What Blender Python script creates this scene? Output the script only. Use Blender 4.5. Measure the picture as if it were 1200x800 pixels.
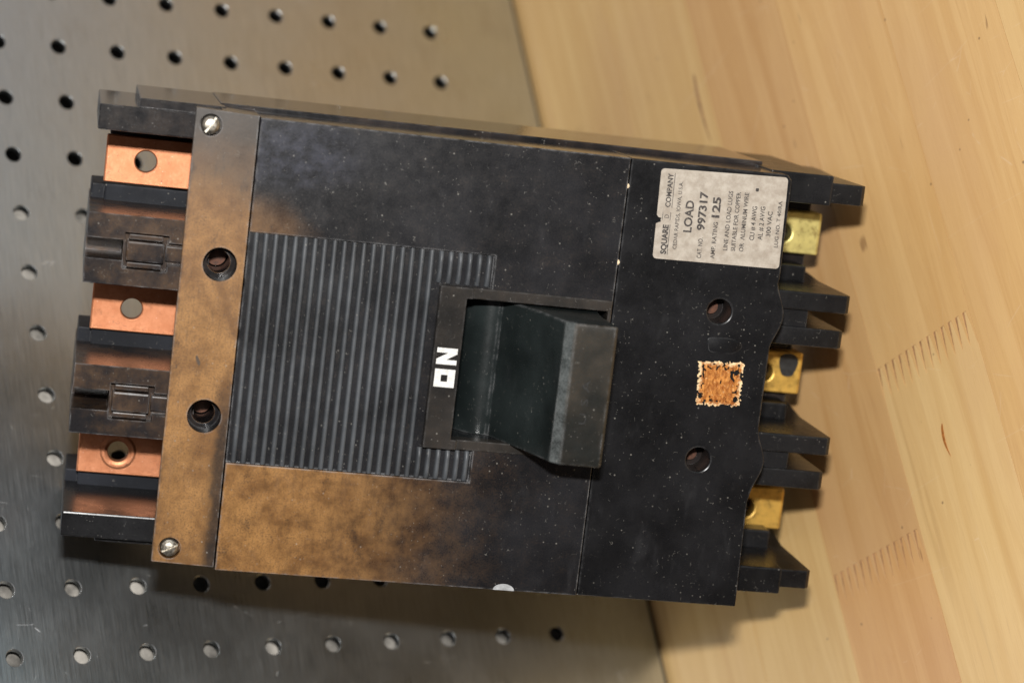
import bpy, bmesh, math, random
from mathutils import Vector, Matrix, noise as mnoise

random.seed(7)
for o in list(bpy.data.objects):
    bpy.data.objects.remove(o, do_unlink=True)
scene = bpy.context.scene
COL = scene.collection
MM = 0.001

# ------------------------------------------------------------------ camera
# world: steel bench top is z = 0, x runs along the hole rows towards the wood, y along the hole columns
CAM_POS = Vector((-249.6, -409.9, 596.4)) * MM
CAM_R = Matrix(((0.84930, -0.02554, -0.52729),
                (-0.19564, 0.91248, -0.35931),
                (0.49032, 0.40832, 0.76998)))
cd = bpy.data.cameras.new("camera")
cam = bpy.data.objects.new("camera", cd)
COL.objects.link(cam)
cam.matrix_world = Matrix.Translation(CAM_POS) @ CAM_R.to_4x4()
cd.sensor_fit = 'HORIZONTAL'
cd.sensor_width = 36.0
cd.lens = 36.0 * 2850.0 / 1200.0
cd.clip_start = 0.02
cd.clip_end = 50.0
cd.dof.use_dof = True
cd.dof.focus_distance = 0.628
cd.dof.aperture_fstop = 9.5
scene.camera = cam

# ------------------------------------------------------------------ world: a dim workshop
world = bpy.data.worlds.new("World")
scene.world = world
world.use_nodes = True
wt = world.node_tree
wt.nodes.clear()
w_out = wt.nodes.new("ShaderNodeOutputWorld")
w_bg = wt.nodes.new("ShaderNodeBackground")
w_co = wt.nodes.new("ShaderNodeTexCoord")
w_sep = wt.nodes.new("ShaderNodeSeparateXYZ")
w_ramp = wt.nodes.new("ShaderNodeValToRGB")
wt.links.new(w_co.outputs["Generated"], w_sep.inputs[0])
wt.links.new(w_sep.outputs["Z"], w_ramp.inputs[0])
e = w_ramp.color_ramp.elements
e[0].position = 0.0; e[0].color = (0.36, 0.31, 0.265, 1)
e[1].position = 1.0; e[1].color = (0.115, 0.215, 0.25, 1)
e2 = w_ramp.color_ramp.elements.new(0.72); e2.color = (0.385, 0.335, 0.33, 1)
wt.links.new(w_ramp.outputs[0], w_bg.inputs[0])
# background shaped for reflections: brighter towards +y for the steel, dim behind the camera
w_mr = wt.nodes.new("ShaderNodeMapRange")
wt.links.new(w_sep.outputs["Y"], w_mr.inputs[0])
w_mr.inputs[1].default_value = -0.7
w_mr.inputs[2].default_value = 0.6
w_mr.inputs[3].default_value = 0.18
w_mr.inputs[4].default_value = 1.35
wt.links.new(w_mr.outputs[0], w_bg.inputs[1])
wt.links.new(w_bg.outputs[0], w_out.inputs[0])

# ------------------------------------------------------------------ the camera's flash: a small lamp just above the lens
fl = bpy.data.lights.new("flash", 'AREA')
fl.shape = 'RECTANGLE'
fl.size = 0.036
fl.size_y = 0.020
fl.energy = 6.4
fl.color = (1.0, 0.98, 0.95)
flash = bpy.data.objects.new("flash", fl)
COL.objects.link(flash)
flash.matrix_world = Matrix.Translation(CAM_POS + CAM_R @ Vector((0.0, 0.088, 0.01))) @ CAM_R.to_4x4()

scene.view_settings.view_transform = 'Standard'
scene.view_settings.look = 'None'
scene.view_settings.exposure = 0.0
scene.view_settings.gamma = 1.0
scene.view_settings.use_curve_mapping = False
scene.cycles.max_bounces = 6
scene.cycles.diffuse_bounces = 3
scene.cycles.glossy_bounces = 3


# ------------------------------------------------------------------ node helper
class NB:
    def __init__(self, name):
        self.m = bpy.data.materials.new(name)
        self.m.use_nodes = True
        self.t = self.m.node_tree
        self.t.nodes.clear()
        self.out = self.t.nodes.new("ShaderNodeOutputMaterial")
        self.bsdf = self.t.nodes.new("ShaderNodeBsdfPrincipled")
        self.t.links.new(self.bsdf.outputs[0], self.out.inputs[0])

    def put(self, sock, v):
        if isinstance(v, bpy.types.NodeSocket):
            self.t.links.new(v, sock)
        elif v is not None:
            if sock.type == 'RGBA' and len(v) == 3:
                v = (*v, 1.0)
            sock.default_value = v

    def node(self, typ, ins=None, **props):
        n = self.t.nodes.new(typ)
        for k, v in props.items():
            setattr(n, k, v)
        for k, v in (ins or {}).items():
            self.put(n.inputs[k], v)
        return n

    def math(self, op, a, b=0.0, c=0.0, clamp=False):
        n = self.node("ShaderNodeMath", operation=op, use_clamp=clamp)
        self.put(n.inputs[0], a); self.put(n.inputs[1], b); self.put(n.inputs[2], c)
        return n.outputs[0]

    def add(self, a, b): return self.math('ADD', a, b)
    def mul(self, a, b): return self.math('MULTIPLY', a, b)
    def sub(self, a, b): return self.math('SUBTRACT', a, b)
    def mx(self, a, b): return self.math('MAXIMUM', a, b)

    def smooth(self, v, lo, hi, a=0.0, b=1.0):
        n = self.node("ShaderNodeMapRange", interpolation_type='SMOOTHSTEP')
        self.put(n.inputs[0], v); self.put(n.inputs[1], lo); self.put(n.inputs[2], hi)
        self.put(n.inputs[3], a); self.put(n.inputs[4], b)
        return n.outputs[0]

    def lin(self, v, lo, hi, a=0.0, b=1.0):
        n = self.node("ShaderNodeMapRange")
        self.put(n.inputs[0], v); self.put(n.inputs[1], lo); self.put(n.inputs[2], hi)
        self.put(n.inputs[3], a); self.put(n.inputs[4], b)
        return n.outputs[0]

    def mix(self, f, a, b, blend='MIX'):
        n = self.node("ShaderNodeMix", data_type='RGBA', blend_type=blend)
        self.put(n.inputs[0], f); self.put(n.inputs[6], a); self.put(n.inputs[7], b)
        return n.outputs[2]

    def coords(self, scale=1000.0, rot=(0, 0, 0)):
        """object coordinates in millimetres"""
        c = self.node("ShaderNodeTexCoord").outputs["Object"]
        mp = self.node("ShaderNodeMapping")
        self.put(mp.inputs[0], c)
        mp.inputs["Scale"].default_value = (scale, scale, scale) if not isinstance(scale, tuple) else scale
        mp.inputs["Rotation"].default_value = rot
        return mp.outputs[0]

    def stretch(self, vec, scale, rot=(0, 0, 0), loc=(0, 0, 0)):
        mp = self.node("ShaderNodeMapping")
        self.put(mp.inputs[0], vec)
        mp.inputs["Scale"].default_value = scale
        mp.inputs["Rotation"].default_value = rot
        mp.inputs["Location"].default_value = loc
        return mp.outputs[0]

    def noise(self, vec, scale, detail=4.0, rough=0.55, dist=0.0, color=False):
        n = self.node("ShaderNodeTexNoise")
        self.put(n.inputs["Vector"], vec)
        n.inputs["Scale"].default_value = scale
        n.inputs["Detail"].default_value = detail
        n.inputs["Roughness"].default_value = rough
        n.inputs["Distortion"].default_value = dist
        return n.outputs[1 if color else 0]

    def voro(self, vec, scale, feature='F1', rand=1.0):
        n = self.node("ShaderNodeTexVoronoi", feature=feature)
        self.put(n.inputs["Vector"], vec)
        n.inputs["Scale"].default_value = scale
        n.inputs["Randomness"].default_value = rand
        return n

    def sep(self, v):
        n = self.node("ShaderNodeSeparateXYZ")
        self.put(n.inputs[0], v)
        return n.outputs

    def bump(self, h, strength, dist, normal=None):
        n = self.node("ShaderNodeBump")
        n.inputs["Strength"].default_value = strength
        n.inputs["Distance"].default_value = dist
        self.put(n.inputs["Height"], h)
        if normal is not None:
            self.put(n.inputs["Normal"], normal)
        return n.outputs[0]

    def edge(self, radius):
        """1 on worn outer edges, 0 on flats"""
        b = self.node("ShaderNodeBevel", samples=2)
        b.inputs["Radius"].default_value = radius
        g = self.node("ShaderNodeNewGeometry")
        d = self.node("ShaderNodeVectorMath", operation='DOT_PRODUCT')
        self.put(d.inputs[0], b.outputs[0]); self.put(d.inputs[1], g.outputs["Normal"])
        return self.smooth(d.outputs["Value"], 0.985, 0.85)

    def fin(self, color, rough, metal=0.0, normal=None, spec=0.5, coat=None):
        self.put(self.bsdf.inputs["Base Color"], color)
        self.put(self.bsdf.inputs["Roughness"], rough)
        self.put(self.bsdf.inputs["Metallic"], metal)
        self.put(self.bsdf.inputs["Specular IOR Level"], spec)
        if normal is not None:
            self.put(self.bsdf.inputs["Normal"], normal)
        return self.m


def specks(b, mm, scale, size, keep):
    """sparse round specks of dust: mask 0..1"""
    v = b.voro(mm, scale)
    near = b.smooth(v.outputs["Distance"], size, size * 0.45)
    pick = b.sep(v.outputs["Color"])[0]
    return b.mul(near, b.math('GREATER_THAN', pick, 1.0 - keep))


def fibres(b, mm, scale, width, warp, lo, hi):
    """short curly hair-like scratches"""
    w = b.noise(mm, warp, 2.0, 0.5, 0.0, True)
    va = b.node("ShaderNodeVectorMath", operation='MULTIPLY_ADD')
    b.put(va.inputs[0], w); va.inputs[1].default_value = (9, 9, 9); b.put(va.inputs[2], mm)
    v = b.voro(va.outputs[0], scale, 'DISTANCE_TO_EDGE')
    line = b.smooth(v.outputs["Distance"], width, width * 0.3)
    gate = b.smooth(b.noise(mm, scale * 2.3, 3.0, 0.6), lo, hi)
    return b.mul(line, gate)


def plastic(name, zone=None, base=(0.0065, 0.0065, 0.0075), rough=0.42, dust=1.0, wear=0.5, dim=0.0, polish=1.0, er=0.0006, wc=0.22, wg=0.35, sp=0.30):
    b = NB(name)
    mm = b.coords()
    s = b.sep(mm)
    u, v = s[0], s[1]
    big = b.noise(mm, 0.045, 3.0, 0.6)
    mid = b.noise(mm, 0.22, 4.0, 0.65)
    fine = b.noise(mm, 2.2, 2.0, 0.7)
    col = b.mix(b.smooth(big, 0.35, 0.7), base, tuple(c * 2.0 + 0.002 for c in base))
    # brown, rubbed patina
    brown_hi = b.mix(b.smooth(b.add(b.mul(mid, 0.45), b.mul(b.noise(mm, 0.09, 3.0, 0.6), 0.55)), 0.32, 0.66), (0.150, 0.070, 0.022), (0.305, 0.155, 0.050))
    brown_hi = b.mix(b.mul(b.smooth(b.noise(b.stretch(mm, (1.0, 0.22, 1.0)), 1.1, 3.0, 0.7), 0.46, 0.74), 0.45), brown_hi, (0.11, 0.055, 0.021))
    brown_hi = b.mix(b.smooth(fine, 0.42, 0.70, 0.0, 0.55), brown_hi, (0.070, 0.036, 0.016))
    m = None
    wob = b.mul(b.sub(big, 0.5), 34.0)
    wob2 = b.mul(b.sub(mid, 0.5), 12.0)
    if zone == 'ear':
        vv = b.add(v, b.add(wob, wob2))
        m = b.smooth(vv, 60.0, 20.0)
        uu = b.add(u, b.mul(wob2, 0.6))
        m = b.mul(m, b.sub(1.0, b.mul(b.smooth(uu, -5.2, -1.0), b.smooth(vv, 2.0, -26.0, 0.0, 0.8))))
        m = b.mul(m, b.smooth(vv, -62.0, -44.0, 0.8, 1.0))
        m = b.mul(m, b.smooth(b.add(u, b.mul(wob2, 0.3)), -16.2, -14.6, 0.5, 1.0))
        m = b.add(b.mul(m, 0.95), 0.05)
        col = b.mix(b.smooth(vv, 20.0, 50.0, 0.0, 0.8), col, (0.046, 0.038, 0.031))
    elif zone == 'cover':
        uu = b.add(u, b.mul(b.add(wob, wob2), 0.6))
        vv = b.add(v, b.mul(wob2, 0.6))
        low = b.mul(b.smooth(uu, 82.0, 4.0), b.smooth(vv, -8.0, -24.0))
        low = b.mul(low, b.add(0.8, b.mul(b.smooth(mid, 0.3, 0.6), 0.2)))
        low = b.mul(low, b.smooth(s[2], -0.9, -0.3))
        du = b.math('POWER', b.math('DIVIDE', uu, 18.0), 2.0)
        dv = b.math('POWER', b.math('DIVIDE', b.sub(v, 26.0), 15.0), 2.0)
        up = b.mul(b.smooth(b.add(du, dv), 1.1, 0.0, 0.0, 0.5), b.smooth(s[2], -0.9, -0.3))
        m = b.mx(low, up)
        # bluish flash sheen near the upper left corner, painted into the colour
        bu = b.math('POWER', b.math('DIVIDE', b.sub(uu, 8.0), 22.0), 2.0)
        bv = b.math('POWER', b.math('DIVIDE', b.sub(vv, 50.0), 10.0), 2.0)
        flash_sheen = b.mul(b.smooth(b.add(bu, bv), 1.2, 0.0), b.smooth(mid, 0.3, 0.8))
        col = b.mix(b.mul(flash_sheen, 0.42), col, (0.055, 0.062, 0.10))
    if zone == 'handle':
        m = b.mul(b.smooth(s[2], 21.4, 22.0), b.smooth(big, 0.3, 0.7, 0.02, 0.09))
        # highlight along the gripping edge, painted into the colour as rubbed grey
        rub_or_highlight = b.mul(b.mul(b.smooth(s[2], 18.6, 20.6), b.smooth(u, 80.9, 79.6)), b.smooth(b.add(b.mul(mid, 0.6), b.mul(fine, 0.4)), 0.35, 0.62, 0.15, 0.85))
        col = b.mix(rub_or_highlight, col, (0.105, 0.115, 0.115))
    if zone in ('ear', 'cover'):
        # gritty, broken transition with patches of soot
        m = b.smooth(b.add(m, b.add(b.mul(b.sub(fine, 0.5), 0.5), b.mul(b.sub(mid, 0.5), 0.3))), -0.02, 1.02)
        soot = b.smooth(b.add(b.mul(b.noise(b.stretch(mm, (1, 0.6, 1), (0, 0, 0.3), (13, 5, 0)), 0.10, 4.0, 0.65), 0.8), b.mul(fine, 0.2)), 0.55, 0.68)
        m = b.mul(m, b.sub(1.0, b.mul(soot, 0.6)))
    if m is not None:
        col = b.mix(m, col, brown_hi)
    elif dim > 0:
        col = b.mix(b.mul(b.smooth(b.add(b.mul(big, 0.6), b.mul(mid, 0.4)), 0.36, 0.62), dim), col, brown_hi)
    # grey smears, dust specks, hairline scratches
    smear = b.smooth(b.noise(b.stretch(mm, (1.0, 0.35, 1.0), (0, 0, 0.5)), 0.16, 3.0, 0.7), 0.54, 0.85)
    col = b.mix(b.mul(smear, 0.07 * dust), col, (0.16, 0.16, 0.17))
    dst = b.mx(specks(b, mm, 0.55, 0.16, 0.30), specks(b, mm, 1.3, 0.20, 0.16))
    dst = b.mul(dst, b.smooth(b.noise(mm, 0.11, 3.0), 0.42, 0.62, 0.08, 1.0))
    fb2 = fibres(b, mm, 0.26, 0.012, 0.2, 0.58, 0.66)
    dirt = b.mx(dst, b.mul(fb2, 0.7))
    col = b.mix(b.mul(dirt, 0.36 * dust), col, (0.34, 0.32, 0.28))
    ed = b.mul(b.edge(er), b.smooth(b.noise(mm, 0.35, 3.0), wg, wg + 0.35))
    col = b.mix(b.mul(ed, wear), col, (wc, wc, wc * 1.02))
    r = b.add(rough, b.mul(b.sub(b.add(b.mul(mid, 0.6), b.mul(fine, 0.4)), 0.5), 0.35))
    r = b.add(r, b.mul(dirt, 0.3))
    if m is not None:
        r = b.add(r, b.mul(m, 0.06))
    # the moulded sides were never rubbed and kept their polish
    side = b.smooth(b.math('ABSOLUTE', b.sep(b.node("ShaderNodeTexCoord").outputs["Normal"])[1]), 0.9, 0.98)
    r = b.mix(b.mul(side, polish), r, (0.11, 0.11, 0.11))
    spec = b.add(sp, b.mul(b.mul(side, polish), 0.5))
    nrm = b.bump(b.noise(mm, 0.8, 2.0, 0.6), 0.03, 0.0003)
    return b.fin(col, r, 0.0, nrm, spec)


def mat_copper():
    b = NB("copper")
    mm = b.coords()
    big = b.noise(mm, 0.18, 4.0, 0.6)
    fine = b.noise(b.stretch(mm, (3.0, 0.5, 1.0), (0, 0, 0.25)), 1.0, 4.0, 0.7)
    col = b.mix(b.smooth(b.add(b.mul(big, 0.5), b.mul(b.noise(mm, 0.6, 4.0, 0.7), 0.5)), 0.38, 0.62), (0.47, 0.192, 0.095), (0.40, 0.150, 0.068))
    col = b.mix(b.smooth(b.noise(mm, 0.4, 5.0, 0.7), 0.54, 0.76, 0, 0.5), col, (0.20, 0.08, 0.04))
    fb = fibres(b, mm, 0.3, 0.02, 0.25, 0.55, 0.62)
    col = b.mix(b.mul(fb, 0.7), col, (0.12, 0.06, 0.04))
    col = b.mix(b.mul(specks(b, mm, 1.4, 0.2, 0.10), 0.6), col, (0.7, 0.5, 0.4))
    r = b.add(0.46, b.mul(b.sub(fine, 0.5), 0.35))
    return b.fin(col, r, 0.72, b.bump(b.add(fine, b.mul(big, 0.8)), 0.12, 0.0003), 0.5)


def mat_brass(tint):
    b = NB("brass")
    mm = b.coords()
    big = b.noise(mm, 0.25, 4.0, 0.6)
    fine = b.noise(mm, 2.0, 4.0, 0.7)
    col = b.mix(b.smooth(big, 0.35, 0.7), tint, tuple(c * 0.72 for c in tint))
    col = b.mix(b.smooth(b.noise(mm, 0.5, 5.0, 0.7), 0.50, 0.72, 0, 0.7), col, (0.20, 0.12, 0.03))
    return b.fin(col, b.add(0.40, b.mul(b.sub(fine, 0.5), 0.25)), 0.6, b.bump(fine, 0.3, 0.0003), 0.5)


def mat_steel_sheet():
    b = NB("brushed_steel")
    mm = b.coords()
    br = b.noise(b.stretch(mm, (1.0, 0.018, 1.0)), 4.2, 5.0, 0.75)
    br2 = b.noise(b.stretch(mm, (1.0, 0.05, 1.0)), 0.5, 4.0, 0.6)
    cloud = b.noise(mm, 0.03, 5.0, 0.6)
    smudge = b.noise(b.stretch(mm, (1, 0.5, 1), (0, 0, 0.4)), 0.10, 5.0, 0.65)
    col = b.mix(b.smooth(br, 0.3, 0.7), (0.49, 0.53, 0.55), (0.68, 0.72, 0.74))
    col = b.mix(b.smooth(smudge, 0.5, 0.8, 0.0, 0.35), col, (0.42, 0.41, 0.39))
    # long pale rubs and short scratches
    sc = fibres(b, b.stretch(mm, (0.25, 1.0, 1.0), (0, 0, -0.15)), 0.10, 0.007, 0.03, 0.58, 0.66)
    sc = b.mx(sc, fibres(b, b.stretch(mm, (1.0, 0.4, 1.0), (0, 0, 0.5), (40, 9, 0)), 0.16, 0.008, 0.05, 0.62, 0.7))
    rub_or_highlight = b.smooth(b.noise(b.stretch(mm, (0.35, 1.4, 1)), 0.12, 4.0, 0.7), 0.66, 0.78)
    col = b.mix(b.mul(sc, 0.6), col, (0.75, 0.76, 0.77))
    r = b.add(0.31, b.mul(b.sub(br, 0.5), 0.16))
    r = b.add(r, b.mul(b.sub(cloud, 0.5), 0.18))
    r = b.add(r, b.add(b.mul(sc, 0.2), b.mul(rub_or_highlight, 0.10)))
    nrm = b.bump(b.add(b.mul(br, 0.5), b.mul(br2, 0.5)), 0.22, 0.0004)
    return b.fin(col, r, 1.0, nrm, 0.5)


def mat_plain(name, col, rough=0.5, metal=0.0, var=0.3, scale=0.5):
    b = NB(name)
    mm = b.coords()
    n = b.noise(mm, scale, 5.0, 0.65)
    c = b.mix(b.smooth(n, 0.3, 0.75), tuple(x * (1 - var) for x in col), tuple(min(1, x * (1 + var)) for x in col))
    return b.fin(c, b.add(rough, b.mul(b.sub(n, 0.5), 0.25)), metal, b.bump(n, 0.2, 0.0003), 0.5)


def mat_wood():
    """pale varnished softwood; x is the thickness, grain runs along y; shades differ from stave to stave"""
    b = NB("pale_wood")
    mm = b.coords()
    oi = b.node("ShaderNodeObjectInfo")
    rnd = oi.outputs["Random"]
    # shift the figure of each stave
    sh = b.node("ShaderNodeCombineXYZ")
    b.put(sh.inputs[0], b.mul(rnd, 211.0)); b.put(sh.inputs[1], b.mul(rnd, 937.0)); b.put(sh.inputs[2], b.mul(rnd, 57.0))
    va = b.node("ShaderNodeVectorMath", operation='ADD')
    b.put(va.inputs[0], mm); b.put(va.inputs[1], sh.outputs[0])
    p = va.outputs[0]
    wav = b.noise(b.stretch(p, (1, 0.06, 1)), 0.11, 3.0, 0.5)
    warp = b.node("ShaderNodeCombineXYZ")
    b.put(warp.inputs[2], b.mul(b.sub(wav, 0.5), 26.0))
    vb = b.node("ShaderNodeVectorMath", operation='ADD')
    b.put(vb.inputs[0], p); b.put(vb.inputs[1], warp.outputs[0])
    q = vb.outputs[0]
    ring = b.noise(b.stretch(q, (0.6, 0.012, 1.0)), 0.16, 3.0, 0.6)
    grain = b.noise(b.stretch(q, (1, 0.03, 1.0)), 0.9, 5.0, 0.7)
    fibre = b.noise(b.stretch(p, (1, 0.018, 1.0)), 4.5, 4.0, 0.75)
    cloud = b.noise(b.stretch(p, (1, 0.5, 1.0)), 0.022, 4.0, 0.55)
    c = b.mix(b.smooth(ring, 0.30, 0.72), (0.545, 0.35, 0.150), (0.625, 0.435, 0.208))
    c = b.mix(b.smooth(grain, 0.5, 0.85, 0.0, 0.2), c, (0.38, 0.21, 0.095))
    c = b.mix(b.smooth(fibre, 0.5, 0.8, 0.0, 0.5), c, (0.40, 0.23, 0.11))
    c = b.mix(b.smooth(cloud, 0.4, 0.75, 0.0, 0.45), c, (0.52, 0.33, 0.18))
    # dark resin streaks and pores along the grain
    st = b.voro(b.stretch(q, (0.3, 0.035, 1.0)), 0.11)
    streak = b.mul(b.smooth(st.outputs["Distance"], 0.16, 0.04), b.math('GREATER_THAN', b.sep(st.outputs["Color"])[0], 0.80))
    c = b.mix(b.mul(streak, 0.15), c, (0.21, 0.10, 0.035))
    po = b.voro(b.stretch(q, (0.5, 0.12, 1.0)), 0.45)
    pore = b.mul(b.smooth(po.outputs["Distance"], 0.16, 0.06), b.math('GREATER_THAN', b.sep(po.outputs["Color"])[1], 0.90))
    c = b.mix(b.mul(pore, 0.55), c, (0.16, 0.08, 0.035))
    # tone of the stave
    c = b.mix(1.0, c, oi.outputs["Color"], 'MULTIPLY')
    # pale scuffs across the boards, continuous from stave to stave
    s1 = fibres(b, b.stretch(mm, (1, 1.0, 0.3), (0.5, 0, 0)), 0.045, 0.0035, 0.02, 0.50, 0.60)
    s2 = fibres(b, b.stretch(mm, (1, 0.35, 1.0), (-0.35, 0, 0), (3, 50, 11)), 0.06, 0.004, 0.03, 0.54, 0.62)
    sc = b.mx(s1, s2)
    c = b.mix(b.mul(sc, 0.16), c, (0.75, 0.66, 0.54))
    dk = specks(b, mm, 0.13, 0.07, 0.16)
    c = b.mix(b.mul(dk, 0.6), c, (0.12, 0.07, 0.04))
    r = b.add(0.30, b.mul(b.sub(fibre, 0.5), 0.2))
    r = b.add(r, b.mul(sc, 0.2))
    return b.fin(c, r, 0.0, b.bump(b.add(b.mul(fibre, 0.4), b.mul(grain, 0.6)), 0.18, 0.0003), 0.45)


def mat_label():
    b = NB("label_paper")
    mm = b.coords()
    n = b.noise(mm, 0.35, 6.0, 0.7)
    f = b.noise(mm, 2.4, 5.0, 0.75)
    c = b.mix(b.smooth(n, 0.3, 0.72), (0.28, 0.24, 0.195), (0.42, 0.38, 0.325))
    c = b.mix(b.smooth(f, 0.52, 0.8, 0, 0.5), c, (0.28, 0.24, 0.20))
    c = b.mix(b.mul(fibres(b, mm, 0.22, 0.014, 0.2, 0.5, 0.6), 0.4), c, (0.35, 0.30, 0.25))
    return b.fin(c, 0.6, 0.0, b.bump(f, 0.2, 0.0002), 0.35)


def mat_ink(name, strength):
    """worn black print"""
    b = NB(name)
    mm = b.coords()
    n = b.noise(mm, 1.6, 4.0, 0.7)
    k = b.smooth(n, 0.50, 0.72)
    c = b.mix(b.math('MAXIMUM', b.mul(k, strength), 0.0), (0.035, 0.03, 0.028), (0.42, 0.37, 0.32))
    return b.fin(c, 0.6, 0.0, None, 0.35)


def mat_residue():
    b = NB("adhesive_residue")
    mm = b.coords()
    n = b.noise(b.stretch(mm, (1.4, 0.5, 1)), 1.1, 5.0, 0.7)
    n2 = b.noise(mm, 1.2, 4.0, 0.65)
    s = b.sep(mm)
    eu = b.math('ABSOLUTE', b.sub(s[0], 124.4))
    ev = b.math('ABSOLUTE', b.sub(s[1], 1.5))
    e_ = b.mx(eu, ev)
    rim = b.smooth(b.add(e_, b.mul(b.sub(n2, 0.5), 3.4)), 4.6, 6.0)
    c = b.mix(b.smooth(n, 0.35, 0.7), (0.25, 0.075, 0.014), (0.60, 0.26, 0.065))
    c = b.mix(b.mul(rim, 0.9), c, (0.80, 0.62, 0.37))
    c = b.mix(b.smooth(n2, 0.60, 0.70, 0, 0.6), c, (0.80, 0.55, 0.28))
    return b.fin(c, 0.8, 0.0, b.bump(n, 0.6, 0.0006), 0.2)


M = {
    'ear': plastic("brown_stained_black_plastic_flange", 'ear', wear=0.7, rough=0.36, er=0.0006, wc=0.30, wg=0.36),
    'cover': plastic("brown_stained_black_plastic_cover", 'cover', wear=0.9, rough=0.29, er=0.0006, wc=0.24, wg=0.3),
    'load': plastic("black_plastic_load_cover", None, base=(0.0042, 0.0042, 0.0048), wear=0.35, dust=1.0, rough=0.29),
    'rib': plastic("black_plastic_ribs", None, base=(0.034, 0.037, 0.041), wear=0.35, rough=0.45, dust=1.1, polish=0.0),
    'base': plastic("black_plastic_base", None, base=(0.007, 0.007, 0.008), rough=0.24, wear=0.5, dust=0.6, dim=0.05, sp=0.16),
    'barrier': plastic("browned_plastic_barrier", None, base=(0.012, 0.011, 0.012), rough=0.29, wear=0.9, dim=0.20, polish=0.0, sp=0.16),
    'lug': plastic("dusty_black_plastic_lug_end", None, base=(0.0045, 0.0045, 0.005), rough=0.30, wear=0.2, dust=0.9, polish=0.0),
    'ledge': plastic("grimy_black_plastic_ledge", None, base=(0.008, 0.009, 0.012), rough=0.55, wear=0.3, dust=1.2, polish=0.0, sp=0.12),
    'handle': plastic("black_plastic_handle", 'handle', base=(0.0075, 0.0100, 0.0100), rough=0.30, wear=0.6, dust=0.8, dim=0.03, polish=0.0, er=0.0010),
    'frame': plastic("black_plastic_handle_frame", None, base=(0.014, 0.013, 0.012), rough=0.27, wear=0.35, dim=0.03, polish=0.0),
    'copper': mat_copper(),
    'brass': mat_brass((0.66, 0.40, 0.085)),
    'brass_pale': mat_brass((0.62, 0.53, 0.19)),
    'steel': mat_steel_sheet(),
    'wood': mat_wood(),
    'label': mat_label(),
    'ink': mat_ink("print_bold", 0.35),
    'ink_thin': mat_ink("print_faded", 0.6),
    'white': mat_plain("white_paint", (0.66, 0.65, 0.62), 0.5, 0, 0.2, 1.6),
    'screw': mat_plain("plated_screw", (0.36, 0.33, 0.28), 0.42, 0.95, 0.5, 1.4),
    'rust': mat_plain("rusty_screw", (0.085, 0.032, 0.016), 0.7, 0.2, 0.5, 0.9),
    'under': mat_plain("grey_shelf", (0.30, 0.28, 0.25), 0.6, 0.0, 0.8, 0.06),
    'residue': mat_residue(),
    'dent': mat_plain("dent_brown", (0.055, 0.032, 0.016), 0.6),
    'dark': mat_plain("dark_backing", (0.02, 0.02, 0.02), 0.7),
    'resin': mat_plain("resin_streak", (0.36, 0.13, 0.03), 0.45),
    'streak': mat_plain("grain_streak", (0.33, 0.19, 0.085), 0.45),
    'glue': mat_plain("joint_glue", (0.34, 0.185, 0.085), 0.6),
    'cream': mat_plain("cream_fleck", (0.66, 0.52, 0.34), 0.7),
    'grey': mat_plain("grey_chip", (0.33, 0.34, 0.35), 0.5),
    'smear': mat_plain("grey_smear", (0.012, 0.012, 0.012), 0.45, 0, 0.7, 0.5),
    'scratch': mat_plain("pale_scratch", (0.24, 0.24, 0.23), 0.6),
}


# ------------------------------------------------------------------ mesh helpers (all sizes in millimetres)
def finish(name, bm, mat, parent=None, sharp=12.0):
    bmesh.ops.recalc_face_normals(bm, faces=bm.faces)
    me = bpy.data.meshes.new(name)
    bm.to_mesh(me)
    bm.free()
    return link_mesh(name, me, mat, parent, sharp)


def link_mesh(name, me, mat, parent=None, sharp=12.0):
    me.materials.clear()
    me.materials.append(mat)
    me.shade_smooth()
    me.set_sharp_from_angle(angle=math.radians(sharp))
    o = bpy.data.objects.new(name, me)
    COL.objects.link(o)
    if parent is not None:
        o.parent = parent
    return o


def add_box(bm, u0, u1, v0, v1, w0, w1, bev=0.4, seg=2):
    r = bmesh.ops.create_cube(bm, size=1.0)
    vs = r['verts']
    for v in vs:
        v.co = Vector(((u0 + u1) / 2 + v.co.x * (u1 - u0), (v0 + v1) / 2 + v.co.y * (v1 - v0), (w0 + w1) / 2 + v.co.z * (w1 - w0))) * MM
    if bev > 0:
        es = list({e for v in vs for e in v.link_edges})
        bmesh.ops.bevel(bm, geom=es, offset=bev * MM, segments=seg, affect='EDGES', profile=0.6)


def add_prism(bm, pts, w0, w1):
    """pts: (u, v) outline"""
    lo = [bm.verts.new(Vector((a, c, w0)) * MM) for a, c in pts]
    hi = [bm.verts.new(Vector((a, c, w1)) * MM) for a, c in pts]
    bm.faces.new(lo[::-1]); bm.faces.new(hi)
    n = len(pts)
    for i in range(n):
        bm.faces.new((lo[i], lo[(i + 1) % n], hi[(i + 1) % n], hi[i]))


def add_extrude_v(bm, pts, v0, v1):
    """pts: (u, w) profile, extruded along v"""
    lo = [bm.verts.new(Vector((a, v0, c)) * MM) for a, c in pts]
    hi = [bm.verts.new(Vector((a, v1, c)) * MM) for a, c in pts]
    bm.faces.new(lo); bm.faces.new(hi[::-1])
    n = len(pts)
    for i in range(n):
        bm.faces.new((lo[(i + 1) % n], lo[i], hi[i], hi[(i + 1) % n]))


def circle(cu, cv, r, n=40):
    return [(cu + r * math.cos(2 * math.pi * i / n), cv + r * math.sin(2 * math.pi * i / n)) for i in range(n)]


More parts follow.
